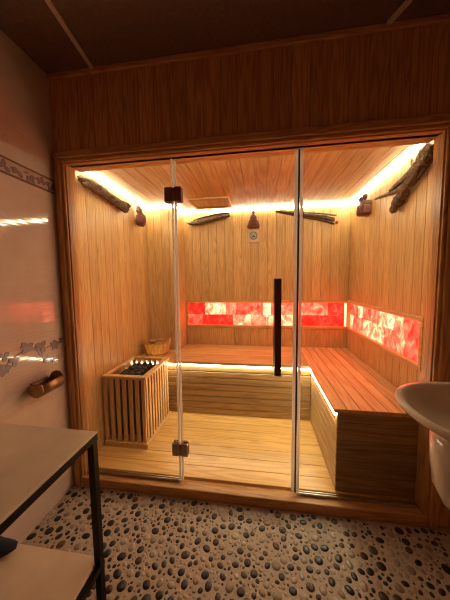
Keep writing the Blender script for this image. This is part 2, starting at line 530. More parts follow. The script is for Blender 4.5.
# casing round the opening: outer board, inner step, reveal
CW = .062
def casing_side(x_out, x_in, s):
    bm = bmesh.new()
    xm = x_in - s * .022
    a, b = sorted((x_out, xm)); box(bm, a, b, -.066, -.012, BZ, OZ1 + CW, bev=.004)
    a, b = sorted((xm, x_in - s * .006)); box(bm, a, b, -.054, -.012, BZ, OZ1 + .022, bev=.003)
    a, b = sorted((x_in - s * .012, x_in)); box(bm, a, b, -.040, .035, BZ + .05, OZ1 + .006, bev=.002)
    return bm
struct('trim_6', casing_side(OX0 - CW, OX0, 1), F_Z)
struct('trim_7', casing_side(OX1 + CW, OX1, -1), F_Z)
bm = bmesh.new()
box(bm, OX0 - CW, OX1 + CW, -.068, -.012, OZ1 + .022, OZ1 + CW, bev=.004)
box(bm, OX0 - .022, OX1 + .022, -.056, -.012, OZ1 + .006, OZ1 + .022, bev=.003)
box(bm, OX0, OX1, -.042, .072, OZ1, OZ1 + .012, bev=.002)
struct('trim_8', bm, F_X)
bm = bmesh.new()
box(bm, OX0 - .02, OX1 + .02, -.062, -.030, BZ, -.012, bev=.006, seg=2)
box(bm, OX0 - .02, OX1 + .02, -.034, .02, BZ, -.018, bev=.002)
struct('trim_9', bm, F_X)

# ------------------------------------------------------------------ sauna shell
T = .016
bm = bmesh.new(); planks(bm, (XL, XR), (.02, D), (-.035, 0), 'y', .105, bev=.002); box(bm, XL, XR, .0, D, -.06, -.034)
struct('floor_sauna', bm, W_FLOOR)
bm = bmesh.new(); planks(bm, (XL - .02, XR + .02), (.0, D + .02), (HC, HC + .016), 'x', .092, bev=.0022); box(bm, XL - .05, XR + .05, .0, D + .05, HC + .014, HC + .03)
struct('ceiling_sauna', bm, W_Y)
bm = bmesh.new(); planks(bm, (XL - T, XL), (.0, YP + .02), (-.03, HC + .01), 'y', .092); box(bm, XL - T - .03, XL - .008, .0, D, -.03, HC + .01)
struct('wall_sauna_left', bm, W_Z)
bm = bmesh.new(); planks(bm, (XL, XP), (YP, YP + T), (-.03, HC + .005), 'x', .084)
planks(bm, (XP - T, XP), (YP + T, D + .01), (-.03, HC + .005), 'y', .08); box(bm, XL, XP - .01, YP + .01, D, -.03, HC)
struct('wall_sauna_pillar', bm, W_Z)
bm = bmesh.new()
planks(bm, (XP, XR), (D, D + T), (SZ1 + .028, HC + .01), 'x', .0935)
planks(bm, (XP, XR), (D, D + T), (-.03, SZ0 - .022), 'x', .0935)
box(bm, XP - .05, XR + .09, D + .075, D + .10, -.03, HC)
box(bm, XP - .05, XR + .09, D + T, D + .08, SZ1 + .03, HC); box(bm, XP - .05, XR + .09, D + T, D + .08, -.03, SZ0 - .03)
struct('wall_sauna_back', bm, W_Z)
SY0 = .165   # near end of the salt band in the right wall
bm = bmesh.new()
planks(bm, (XR, XR + T), (.0, D), (SZ1 + .028, HC + .01), 'y', .0915)
planks(bm, (XR, XR + T), (.0, D), (-.03, SZ0 - .022), 'y', .0915)
box(bm, XR, XR + T, .0, SY0 - .02, SZ0 - .022, SZ1 + .028, bev=.002)
box(bm, XR + .075, XR + .10, .0, D + .05, -.03, HC)
box(bm, XR + T, XR + .08, .0, D + .08, SZ1 + .03, HC); box(bm, XR + T, XR + .08, .0, D + .08, -.03, SZ0 - .03)
box(bm, XR + T, XR + .08, .0, SY0 - .01, SZ0 - .03, SZ1 + .03)
struct('wall_sauna_right', bm, W_Z)
# small ceiling hatch with a mitred frame
t = thing('ceiling_hatch', 'square wooden vent hatch framed in the sauna ceiling near the back wall', 'hatch', (.67, 1.06, HC))
bm = bmesh.new()
hx0, hx1, hy0, hy1 = .475, .865, .905, 1.215
for (a, b, c, d) in ((hx0, hx1, hy0, hy0 + .028), (hx0, hx1, hy1 - .028, hy1), (hx0, hx0 + .028, hy0 + .028, hy1 - .028), (hx1 - .028, hx1, hy0 + .028, hy1 - .028)):
    box(bm, a, b, c, d, HC - .016, HC, bev=.003)
obj('frame', bm, W_X, t)
bm = bmesh.new(); planks(bm, (hx0 + .028, hx1 - .028), (hy0 + .028, hy1 - .028), (HC - .006, HC), 'x', .11, bev=.0015)
obj('panel', bm, W_Y, t)

# ------------------------------------------------------------------ LED strips along the ceiling edge
def led(name_label, p, q, inward):
    """p,q on the wall/ceiling corner; inward = unit vector into the room"""
    p, q, n = Vector(p), Vector(q), Vector(inward)
    t = thing('led_strip', name_label, 'light strip', (p + q) / 2)
    dn = Vector((0, 0, -1)); W_ = .026
    bm = bmesh.new()
    A = [p, p + n * W_, p + dn * W_]; B = [q, q + n * W_, q + dn * W_]
    a = [bm.verts.new(v) for v in A]; b = [bm.verts.new(v) for v in B]
    bm.faces.new(a); bm.faces.new(b[::-1])
    bm.faces.new((a[0], a[1], b[1], b[0])); bm.faces.new((a[0], a[2], b[2], b[0])); bm.faces.new((a[1], a[2], b[2], b[1]))
    obj('profile', bm, M_ALU, t)
    bm = bmesh.new()
    k = (n + dn).normalized() * .003; s = (dn - n).normalized() * .0135
    d = (q - p).normalized() * .004
    c0 = p + (n + dn) * W_ / 2 + k * .2 + d; c1 = q + (n + dn) * W_ / 2 + k * .2 - d
    vs = [bm.verts.new(v) for v in (c0 - s, c0 + s, c0 + s * .55 + k * 1.6, c0 - s * .55 + k * 1.6)]
    ws = [bm.verts.new(v) for v in (c1 - s, c1 + s, c1 + s * .55 + k * 1.6, c1 - s * .55 + k * 1.6)]
    for i in range(4):
        j = (i + 1) % 4; bm.faces.new((vs[i], vs[j], ws[j], ws[i]))
    bm.faces.new(vs[::-1]); bm.faces.new(ws)
    obj('diffuser', bm, M_LED, t)
led('white light strip along the ceiling edge of the left sauna wall', (XL, .073, HC), (XL, YP, HC), (1, 0, 0))
led('short white light strip over the pillar beside the left sauna wall', (XL + .026, YP, HC), (XP, YP, HC), (0, -1, 0))
led('long white light strip along the ceiling edge of the back sauna wall', (XP, D, HC), (XR - .026, D, HC), (0, -1, 0))
led('white light strip along the ceiling edge of the right sauna wall', (XR, .073, HC), (XR, D, HC), (-1, 0, 0))
led('white light strip hidden behind the header over the glass front', (XL + .03, .073, HC), (XR - .03, .073, HC), (0, 1, 0))
led('very short light strip on the recessed side of the pillar', (XP, YP - .0, HC), (XP, D - .027, HC), (1, 0, 0))

# ------------------------------------------------------------------ salt panels
def rock(bm, x0, x1, y0, y1, z0, z1, seed, face):
    """a roughly cut block with an uneven front"""
    nx, nz = 4, 3
    rnd = random.Random(seed)
    def P(u, v, front):
        du = .004 * (rnd.random() - .5); dv = .004 * (rnd.random() - .5)
        if face == 'y':
            return Vector((x0 + (x1 - x0) * u + du, y0 + .008 * rnd.random() if front else y1, z0 + (z1 - z0) * v + dv))
        return Vector((x0 + .008 * rnd.random() if front else x1, y0 + (y1 - y0) * u + du, z0 + (z1 - z0) * v + dv))
    g = [[bm.verts.new(P(i / nx, j / nz, True)) for j in range(nz + 1)] for i in range(nx + 1)]
    bk = [bm.verts.new(P(*uv, False)) for uv in ((0, 0), (1, 0), (1, 1), (0, 1))]
    for i in range(nx):
        for j in range(nz):
            bm.faces.new((g[i][j], g[i + 1][j], g[i + 1][j + 1], g[i][j + 1]))
    bm.faces.new([g[i][0] for i in range(nx + 1)] + [bk[1], bk[0]])
    bm.faces.new([g[i][nz] for i in range(nx + 1)] + [bk[2], bk[3]])
    bm.faces.new([g[0][j] for j in range(nz + 1)] + [bk[3], bk[0]])
    bm.faces.new([g[nx][j] for j in range(nz + 1)] + [bk[2], bk[1]])
    bm.faces.new(bk)
def rows(a, b, rnd):
    """irregular brick widths"""
    out = []; x = a
    while x < b - .02:
        w_ = rnd.uniform(.085, .21)
        if x + w_ > b - .07: w_ = b - x
        out.append((x, x + w_)); x += w_
    return out
rnd = random.Random(5)
t = thing('salt_panel', 'long glowing red rock salt band in the back wall above the bench', 'salt panel', ((XP + XR) / 2, D, SZ0))
zm = (SZ0 + SZ1) / 2
k = 0
for z0, z1 in ((SZ0, zm - .01), (zm - .01, SZ1)):
    for a, b in rows(XP + .03, XR - .03, rnd):
        k += 1; bm = bmesh.new(); rock(bm, a + .001, b - .001, D + .012, D + .05, z0 + .001, z1 - .001, k, 'y')
        obj('salt_brick', bm, M_SALT, t)
bm = bmesh.new(); box(bm, XP + .01, XR + .01, D + .055, D + .060, SZ0 - .01, SZ1 + .01); obj('backlight', bm, M_SALTBACK, t)
bm = bmesh.new()
box(bm, XP + .012, XR - .012, D - .010, D + .055, SZ1, SZ1 + .03, bev=.003)
box(bm, XP + .012, XR - .012, D - .010, D + .055, SZ0 - .03, SZ0, bev=.003)
box(bm, XP, XP + .028, D - .010, D + .055, SZ0 - .03, SZ1 + .03, bev=.003)
obj('frame', bm, W_X, t)
t = thing('salt_panel', 'glowing red rock salt band in the right wall above the wide bench', 'salt panel', (XR, (SY0 + D) / 2, SZ0))
for z0, z1 in ((SZ0, zm + .012), (zm + .012, SZ1)):
    for a, b in rows(SY0, D - .03, rnd):
        k += 1; bm = bmesh.new(); rock(bm, XR + .012, XR + .05, a + .001, b - .001, z0 + .001, z1 - .001, k, 'x')
        obj('salt_brick', bm, M_SALT, t)
bm = bmesh.new(); box(bm, XR + .055, XR + .060, SY0 - .01, D - .005, SZ0 - .01, SZ1 + .01); obj('backlight', bm, M_SALTBACK, t)
bm = bmesh.new()
box(bm, XR - .010, XR + .055, SY0 - .03, D - .012, SZ1, SZ1 + .03, bev=.003)
box(bm, XR - .010, XR + .055, SY0 - .03, D - .012, SZ0 - .03, SZ0, bev=.003)
box(bm, XR - .010, XR + .055, SY0 - .03, SY0, SZ0, SZ1, bev=.003)
box(bm, XR - .012, XR + .055, D - .012, D + .005, SZ0 - .03, SZ1 + .03, bev=.003)
obj('frame', bm, W_Y, t)

# ------------------------------------------------------------------ benches
TH = .024
t = thing('sauna_bench', 'long pine bench along the back wall with a light strip under its edge', 'bench', (.9, 1.05, 0))
bm = bmesh.new(); planks(bm, (XL + .002, XP), (YB - .012, YP), (HB - TH, HB), 'y', .072, gap=.004, bev=.002)
planks(bm, (XP, XB - .014), (YB - .012, D - .002), (HB - TH, HB), 'y', .0735, gap=.004, bev=.002)
obj('bench_top', bm, W_X, t)
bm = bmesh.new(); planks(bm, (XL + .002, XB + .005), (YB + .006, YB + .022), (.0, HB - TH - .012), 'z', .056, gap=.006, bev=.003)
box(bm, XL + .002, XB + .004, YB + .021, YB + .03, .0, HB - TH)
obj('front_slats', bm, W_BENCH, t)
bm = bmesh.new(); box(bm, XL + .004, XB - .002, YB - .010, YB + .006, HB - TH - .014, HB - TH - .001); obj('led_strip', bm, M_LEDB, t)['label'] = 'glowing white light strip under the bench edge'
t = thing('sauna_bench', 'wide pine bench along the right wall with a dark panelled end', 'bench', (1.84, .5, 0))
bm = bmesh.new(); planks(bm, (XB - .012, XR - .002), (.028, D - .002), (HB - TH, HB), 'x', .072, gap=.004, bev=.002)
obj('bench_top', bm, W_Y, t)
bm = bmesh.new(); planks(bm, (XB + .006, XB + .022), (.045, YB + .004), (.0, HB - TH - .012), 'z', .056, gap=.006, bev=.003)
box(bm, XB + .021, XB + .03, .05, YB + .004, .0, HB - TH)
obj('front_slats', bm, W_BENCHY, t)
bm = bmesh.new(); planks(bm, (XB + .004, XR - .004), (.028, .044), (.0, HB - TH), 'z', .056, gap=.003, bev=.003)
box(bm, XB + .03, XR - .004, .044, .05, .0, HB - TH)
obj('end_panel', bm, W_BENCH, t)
bm = bmesh.new(); box(bm, XB - .010, XB + .006, .032, YB - .012, HB - TH - .014, HB - TH - .001); obj('led_strip', bm, M_LEDB, t)['label'] = 'glowing white light strip under the bench edge'

# ------------------------------------------------------------------ heater with its slatted guard
GX0, GX1, GY0, GY1, GH = -.03, .318, .235, .700, .552
t = thing('heater_guard', 'slatted pine guard around the sauna heater by the left wall', 'heater guard', ((GX0 + GX1) / 2, (GY0 + GY1) / 2, 0))
bm = bmesh.new()
def rim(bm, z0, z1, wd, o=.0):
    box(bm, GX0 - o * 0, GX1 + o, GY0 - o, GY0 + wd, z0, z1, bev=.003)
    box(bm, GX0, GX1 + o, GY1 - wd, GY1 + o, z0, z1, bev=.003)
    box(bm, GX0, GX0 + wd, GY0 + wd, GY1 - wd, z0, z1, bev=.003)
    box(bm, GX1 - wd, GX1 + o, GY0 + wd, GY1 - wd, z0, z1, bev=.003)
rim(bm, GH - .022, GH, .034, .006)
obj('top_frame', bm, G_Y, t)
bm = bmesh.new(); rim(bm, .0, .035, .026, .004)
obj('bottom_frame', bm, G_Y, t)
bm = bmesh.new(); box(bm, 0, .028, 0, .016, 0, GH - .022 - .035, bev=.002)
s0 = obj('slat', bm, G_Z, t)
def put_slat(x, y, rot, first=[True]):
    if first[0]: o = s0; first[0] = False
    else:
        o = s0.copy(); COL.objects.link(o)
    o.parent = t; o.matrix_parent_inverse = Matrix.Identity(4)
    o.location = Vector((x, y, .035)) - Vector(t.location); o.rotation_euler = (0, 0, rot)
n = 7
for i in range(n): put_slat(GX0 + .004 + i * (GX1 - GX0 - .040) / (n - 1), GY0 + .003, 0)
n = 9
for i in range(n): put_slat(GX1 - .003, GY0 + .020 + i * (GY1 - GY0 - .068) / (n - 1), math.pi / 2)
n = 7
for i in range(n): put_slat(GX0 + .004 + i * (GX1 - GX0 - .040) / (n - 1), GY1 - .021, 0)
t = thing('sauna_heater', 'dark metal sauna heater standing inside the slatted guard', 'heater', (.145, .46, 0))
bm = bmesh.new(); box(bm, .02, .265, .30, .630, .05, .45, bev=.01, seg=2)
obj('body', bm, M_STEEL, t)
bm = bmesh.new()
for (a, b, c, d) in ((.012, .273, .292, .300), (.012, .273, .630, .638), (.012, .020, .300, .630), (.265, .273, .300, .630)):
    box(bm, a, b, c, d, .30, .500)
obj('stone_tray', bm, M_STEEL, t)
for (x, y) in ((.04, .32), (.245, .32), (.04, .61), (.245, .61)):
    bm = bmesh.new(); cyl(bm, (x, y, 0), (x, y, .055), .012); obj('foot', bm, M_STEEL, t)
protos = []
for q in range(4):
    bm = bmesh.new(); bmesh.ops.create_icosphere(bm, subdivisions=2, radius=.03)
    for v in bm.verts:
        d = v.co.normalized()
        v.co = Vector((d.x * .028, d.y * .0245, d.z * .0215)) * (1 + .30 * mnoise.noise(d * 1.7 + Vector((q * 5, 0, 0))))
    o = obj('heater_stone', bm, M_STONE); protos.append(o)
rnd = random.Random(2)
cnt = 0
for lz, (nx, ny) in ((.480, (4, 6)), (.523, (3, 5))):
    for i in range(nx):
        for j in range(ny):
            o = protos[cnt % 4] if cnt < 4 else protos[cnt % 4].copy()
            if cnt >= 4: COL.objects.link(o)
            cnt += 1
            w_ = .058
            o.location = (.142 + (i - (nx - 1) / 2) * w_ + rnd.uniform(-.004, .004), .465 + (j - (ny - 1) / 2) * .054 + rnd.uniform(-.004, .004), lz + rnd.uniform(-.003, .003))
            o.rotation_euler = (rnd.uniform(-.3, .3), rnd.uniform(-.3, .3), rnd.uniform(0, 6))
            tag(o, 'dark rough stone heaped on the sauna heater inside the guard', 'stone', 'stones heaped on the sauna heater')

# ------------------------------------------------------------------ bucket and ladle on the bench behind the heater
BKX, BKY = .128, .895
t = thing('sauna_bucket', 'round pale pine bucket on the bench behind the heater', 'bucket', (BKX, BKY, HB))
bm = bmesh.new()
NS = 16
for kk in range(NS):
    a0, a1 = 2 * math.pi * (kk + .03) / NS, 2 * math.pi * (kk + .97) / NS
    ear = .030 if kk in (0, 8) else 0
    vs = []
    for (r, z) in ((.100, 0), (.132, .135 + ear), (.119, .135 + ear), (.088, 0)):
        vs.append([bm.verts.new((BKX + r * math.cos(a), BKY + r * math.sin(a), HB + z)) for a in (a0, (a0 + a1) / 2, a1)])
    for i in range(4):
        j = (i + 1) % 4
        for q in range(2): bm.faces.new((vs[i][q], vs[i][q + 1], vs[j][q + 1], vs[j][q]))
    bm.faces.new([vs[i][0] for i in range(4)]); bm.faces.new([vs[i][2] for i in range(4)][::-1])
st_ = obj('staves', bm, M_BUCKET, t)
bm = bmesh.new(); lathe(bm, (BKX, BKY, HB), [(.088, .004), (.090, .016)], 24); obj('bottom', bm, M_BUCKET, t)
bm = bmesh.new()
for z in (.030,):
    r = .100 + .032 * z / .135
    lathe(bm, (BKX, BKY, HB), [(r - .001, z - .007), (r + .0035, z - .007), (r + .005, z + .007), (r + .0005, z + .007)], 32, cap0=False, cap1=False)
obj('hoop', bm, M_SPOON, st_)
t = thing('ladle', 'brown wooden ladle lying in the pine bucket with its thin handle up', 'ladle', (BKX, BKY, HB + .1))
bm = bmesh.new()
lathe(bm, (BKX - .030, BKY - .045, HB + .125), [(.008, .0), (.040, .014), (.052, .040), (.048, .040), (.036, .018), (.006, .006)], 20)
obj('bowl', bm, M_SPOON, t, smooth=True)
bm = bmesh.new()
p_, r_ = spline([(BKX + .018, BKY - .045, HB + .160), (BKX + .07, BKY - .03, HB + .158), (BKX + .125, BKY + .0, HB + .175), (BKX + .150, BKY + .01, HB + .245)], [.009, .007, .006, .006])
tube(bm, p_, r_, 8); obj('handle', bm, M_SPOON, t, smooth=True)

# ------------------------------------------------------------------ glass front
GT = .005
JX0, JX1, JX2, JX3 = .657, .667, 1.354, 1.368
def pane(name, x0, x1, z0, z1):
    bm = bmesh.new(); box(bm, x0, x1, -GT, GT, z0, z1); return bm
w1 = struct('window_1', pane('w', OX0 - .006, JX0, -.014, OZ1 - .004), M_GLASS)
w2 = struct('window_2', pane('w', JX3, OX1 + .006, -.014, OZ1 - .004), M_GLASS)
dr = struct('door_1', pane('d', JX1, JX2, -.006, OZ1 - .012), M_GLASS)
def seal(par, x0, x1, z0, z1, m, nm, y=.0075):
    bm = bmesh.new(); box(bm, x0, x1, -y, y, z0, z1, bev=.0015); return obj(nm, bm, m, par)
seal(w1, JX0 - .009, JX0 + .001, -.014, OZ1 - .004, M_SEAL, 'edge_seal')
seal(dr, JX1 - .001, JX1 + .009, -.004, OZ1 - .012, M_SEAL, 'edge_seal')
seal(dr, JX2 - .017, JX2, -.004, OZ1 - .012, M_SEAL, 'edge_seal')
seal(dr, JX2 + .0015, JX2 + .0095, -.004, OZ1 - .012, M_RUBBER, 'magnet_seal', .009)
seal(w2, JX3 - .001, JX3 + .014, -.014, OZ1 - .004, M_SEAL, 'edge_seal')
# bottom channels
for par, a, b in ((w1, OX0 + .002, JX0 - .01), (w2, JX3 + .015, OX1 - .002)):
    bm = bmesh.new(); box(bm, a, b, -.009, -.0052, -.016, .0); box(bm, a, b, .0052, .009, -.016, .0); obj('floor_channel', bm, M_ALU, par)
def hinge(zc, m, lab):
    bm = bmesh.new()
    for (a, b) in ((JX0 - .046, JX0 - .001), (JX1 + .0005, JX1 + .044)):
        box(bm, a, b, -.022, -.0052, zc - .040, zc + .040, bev=.002)
        box(bm, a, b, .0052, .022, zc - .040, zc + .040, bev=.002)
    cyl(bm, ((JX0 + JX1) / 2, -.014, zc - .036), ((JX0 + JX1) / 2, -.014, zc + .036), .0055, 10)
    for dx in (-.028, .032):
        for dz in (-.02, .02):
            cyl(bm, ((JX0 + JX1) / 2 + dx, -.0235, zc + dz), ((JX0 + JX1) / 2 + dx, -.021, zc + dz), .005, 10)
    o = obj('hinge', bm, m, dr); o['label'] = lab
hinge(1.748, M_BRONZE, 'dark bronze upper hinge')
hinge(.205, M_CHROME, 'shiny lower hinge')
hd = None
bm = bmesh.new(); box(bm, 1.232, 1.268, -.062, -.040, .722, 1.262, bev=.003, seg=2)
hd = obj('door_handle', bm, M_HANDLE, dr); hd['label'] = 'long dark wooden pull handle'
bm = bmesh.new()
for z in (.80, 1.18):
    cyl(bm, (1.25, -.041, z), (1.25, .041, z), .007, 12)
obj('standoff', bm, M_CHROME, hd)
bm = bmesh.new(); box(bm, 1.232, 1.268, .040, .060, .722, 1.262, bev=.003, seg=2); obj('inner_grip', bm, M_HANDLE, hd)

# ------------------------------------------------------------------ driftwood and ornaments on the sauna walls
def log(name, label, cat, spec, mats, loc):
    """spec: list of (part name, material, pts, rads, rough, seed, seg)"""
    t = thing(name, label, cat, loc)
    for nm, m, pts, rads, rough, seed in spec:
        bm = bmesh.new(); p_, r_ = spline(pts, rads, 7); tube(bm, p_, r_, 12, rough, seed)
        obj(nm, bm, m, t, smooth=True)
    return t
# left wall: thick gnarled log
t = log('driftwood_log', 'gnarled brown driftwood log mounted high on the left sauna wall', 'driftwood', [
    ('trunk', B_BROWN, [(.0, .10, 1.925), (.0, .20, 1.925), (-.004, .34, 1.918), (-.004, .48, 1.905), (-.004, .60, 1.893), (-.004, .66, 1.885)], [.026, .036, .034, .034, .036, .022], .34, 1),
    ('branch_stub', B_BROWN, [(.0, .17, 1.92), (.012, .13, 1.905), (.016, .10, 1.885)], [.026, .022, .012], .35, 2),
    ('branch_stub', B_DARK, [(-.002, .55, 1.91), (.0, .64, 1.925), (.0, .70, 1.928)], [.022, .018, .011], .3, 3),
    ('branch_stub', B_DARK, [(-.002, .53, 1.885), (.0, .585, 1.868), (.002, .62, 1.852)], [.022, .018, .010], .3, 4),
], None, (0, .4, 1.9))
# right wall: big forked branch
t = log('driftwood_branch', 'large forked driftwood branch mounted high on the right sauna wall', 'driftwood', [
    ('trunk', B_BROWN, [(2.055, .085, 1.955), (2.05, .14, 1.915), (2.05, .22, 1.865), (2.052, .31, 1.815), (2.054, .39, 1.765), (2.056, .46, 1.715)], [.030, .036, .031, .028, .029, .022], .38, 5),
    ('branch', B_GREY, [(2.055, .17, 1.925), (2.06, .29, 1.895), (2.060, .41, 1.882), (2.062, .52, 1.872)], [.026, .021, .017, .010], .26, 6),
    ('branch', B_GREY, [(2.055, .28, 1.848), (2.062, .42, 1.842), (2.064, .56, 1.860), (2.066, .68, 1.880), (2.068, .76, 1.890)], [.020, .014, .011, .009, .006], .2, 7),
    ('branch', B_DARK, [(2.056, .26, 1.84), (2.064, .38, 1.812), (2.066, .47, 1.800)], [.020, .015, .008], .25, 10),
    ('branch_stub', B_GREY, [(2.05, .13, 1.92), (2.05, .165, 1.955), (2.052, .18, 1.985)], [.024, .016, .006], .3, 8),
    ('branch_stub', B_GREY, [(2.05, .20, 1.89), (2.05, .245, 1.93), (2.052, .262, 1.962)], [.022, .014, .006], .3, 14),
    ('branch_stub', B_DARK, [(2.055, .10, 1.92), (2.06, .15, 1.875), (2.062, .21, 1.830)], [.022, .018, .008], .3, 9),
], None, (2.05, .4, 1.85))
# back wall, left: flattish driftwood
t = log('driftwood_piece', 'flat weathered driftwood piece below the light strip on the back wall', 'driftwood', [
    ('trunk', B_PALE, [(.345, D - .03, 1.908), (.43, D - .033, 1.905), (.55, D - .034, 1.928), (.68, D - .034, 1.948), (.78, D - .033, 1.965), (.832, D - .03, 1.978)], [.010, .026, .030, .031, .030, .014], .28, 11),
    ('bark_strip', B_DARK, [(.36, D - .052, 1.895), (.46, D - .060, 1.885), (.60, D - .062, 1.912), (.74, D - .060, 1.942), (.83, D - .05, 1.955)], [.006, .012, .011, .012, .009], .3, 12),
    ('bark_strip', B_DARK, [(.42, D - .050, 1.925), (.55, D - .055, 1.954), (.69, D - .056, 1.975), (.82, D - .05, 1.988)], [.005, .010, .010, .008], .3, 13),
], None, (.6, D - .03, 1.93))
# back wall, right: bundle of thin sticks
rnd = random.Random(4)
spec = []
for i in range(7):
    dz = (i % 4 - 1.5) * .020; dy = -.018 - .016 * (i // 4) - .006 * (i % 2)
    x0_ = 1.32 + rnd.uniform(0, .05)
    spec.append(('stick', B_DARK if i % 3 else B_GREY, [(x0_, D + dy, 1.985 + dz * .25), (1.60, D + dy, 1.938 + dz * .75), (1.80, D + dy, 1.905 + dz * 1.1), (1.93 + rnd.uniform(-.02, .02), D + dy, 1.872 + dz * 1.4)], [.006, .009, .010, .009], .15, 20 + i))
t = log('stick_bundle', 'bundle of thin dark sticks under the light strip on the back wall', 'sticks', spec, None, (1.63, D - .02, 1.93))
bm = bmesh.new(); bmesh.ops.create_uvsphere(bm, u_segments=12, v_segments=8, radius=.016, matrix=Matrix.Translation((1.945, D - .034, 1.842))); obj('red_tip', bm, M_RED, t, True)

# hanging ornaments
def scales(bm, c, prof, dirx, per, ln, seed):
    """overlapping scales round an upright axis, profile (r, z) top to bottom"""
    rnd = random.Random(seed); c = Vector(c)
    for li, (r, z) in enumerate(prof):
        nn = max(4, int(per * r / .03))
        for k_ in range(nn):
            a = 2 * math.pi * (k_ + .5 * (li % 2)) / nn
            o_ = Vector((math.cos(a), math.sin(a), 0)); s_ = Vector((-math.sin(a), math.cos(a), 0))
            p = c + o_ * r + Vector((0, 0, z))
            tip = p + o_ * ln * .45 + Vector((0, 0, -ln)); wdt = ln * .55
            v = [bm.verts.new(q) for q in (p - s_ * wdt - o_ * .006, p + s_ * wdt - o_ * .006, tip + s_ * wdt * .5, tip - s_ * wdt * .5, p + Vector((0, 0, .004)) + o_ * .004)]
            bm.faces.new((v[0], v[4], v[3])); bm.faces.new((v[4], v[2], v[3])); bm.faces.new((v[4], v[1], v[2])); bm.faces.new((v[0], v[3], v[2], v[1])); bm.faces.new((v[0], v[1], v[4]))
# back wall: tiered dark red cone above the thermometer
CXo, CYo = 1.087, D - .066
t = thing('hanging_cone', 'dark red tiered cone ornament hanging above the thermometer', 'ornament', (CXo, CYo, 1.81))
bm = bmesh.new(); lathe(bm, (CXo, CYo, 0), [(.004, 1.965), (.020, 1.94), (.040, 1.90), (.054, 1.87), (.066, 1.83), (.062, 1.815)], 18, sy=.7); obj('core', bm, M_DARKRED, t)
for (ra, rb, za, zb, sd) in ((.012, .040, 1.955, 1.915, 1), (.026, .056, 1.912, 1.872, 2), (.042, .068, 1.868, 1.833, 3)):
    bm = bmesh.new(); n_ = 3
    scales(bm, (CXo, CYo + .008, 0), [(ra + (rb - ra) * i / n_, za + (zb - za) * i / n_) for i in range(n_)], 0, 9, .018, sd)
    obj('tier', bm, M_DARKRED, t)
bm = bmesh.new(); cyl(bm, (CXo, CYo, 1.96), (CXo, CYo + .03, 2.012), .0035, 8); bmesh.ops.create_uvsphere(bm, u_segments=10, v_segments=7, radius=.017, matrix=Matrix.Translation((CXo, CYo + .015, 1.978))); obj('hanging_loop', bm, M_BROWN, t)
# thermometer
TZ = 1.735
t = thing('thermometer', 'square pale wooden thermometer with a round grey dial on the back wall', 'thermometer', (CXo, D, TZ))
bm = bmesh.new(); vs = box(bm, CXo - .062, CXo + .062, D - .022, D, TZ - .068, TZ + .068)
ed = [e for e in bm.edges if abs(e.verts[0].co.y - e.verts[1].co.y) > .01]
bmesh.ops.bevel(bm, geom=ed, offset=.022, segments=4, affect='EDGES', profile=.5)
obj('body', bm, M_PALE, t)
def disc(bm, cx, y0, y1, cz, r, seg=28):
    tube(bm, [(cx, y0, cz), (cx, y1, cz)], r, seg)
bm = bmesh.new(); disc(bm, CXo, D - .032, D - .021, TZ + .004, .043); obj('dial_rim', bm, M_GREY, t)
fc = None
bm = bmesh.new(); disc(bm, CXo, D - .034, D - .0315, TZ + .004, .035); fc = obj('dial_face', bm, M_DIAL, t)
bm = bmesh.new()
for k_ in range(21):
    a = math.radians(225 - 270 * k_ / 20); c_, s_ = math.cos(a), math.sin(a)
    obox(bm, (CXo + .029 * c_, D - .0343, TZ + .004 + .029 * s_), (c_, 0, s_), (0, 1, 0), (-s_, 0, c_), .004 if k_ % 5 == 0 else .0025, .0006, .0008)
obj('scale_marks', bm, M_INK, fc)
bm = bmesh.new(); a = math.radians(150)
obox(bm, (CXo + .010 * math.cos(a), D - .0353, TZ + .004 + .010 * math.sin(a)), (math.cos(a), 0, math.sin(a)), (0, 1, 0), (-math.sin(a), 0, math.cos(a)), .016, .0006, .0014)
tube(bm, [(CXo, D - .037, TZ + .004), (CXo, D - .0345, TZ + .004)], .004, 12)
obox(bm, (CXo, D - .0343, TZ - .008), (1, 0, 0), (0, 1, 0), (0, 0, 1), .018, .0005, .006)
obj('needle', bm, M_INK, fc)
# left wall: oval hanging cone
c = (.012, .875, 0)
t = thing('hanging_bundle', 'oval dark brown bundle hanging on the left sauna wall past the log', 'ornament', (c[0], c[1], 1.79))
bm = bmesh.new(); lathe(bm, c, [(.012, 1.92), (.034, 1.895), (.044, 1.855), (.040, 1.82), (.018, 1.79)], 16); obj('core', bm, M_DARKRED, t)
bm = bmesh.new(); scales(bm, c, [(.012, 1.922), (.026, 1.908), (.036, 1.89), (.041, 1.87), (.042, 1.85), (.039, 1.83), (.031, 1.813)], 0, 9, .02, 7); obj('scales', bm, M_DARKRED, t)
bm = bmesh.new(); scales(bm, (c[0] - .01, c[1] - .012, 0), [(.008, 1.972), (.020, 1.955), (.024, 1.935)], 0, 9, .02, 8); cyl(bm, (c[0] - .01, c[1] - .01, 1.90), (c[0] - .035, c[1] - .01, 1.985), .006, 8); obj('top_tuft', bm, M_BROWN, t)
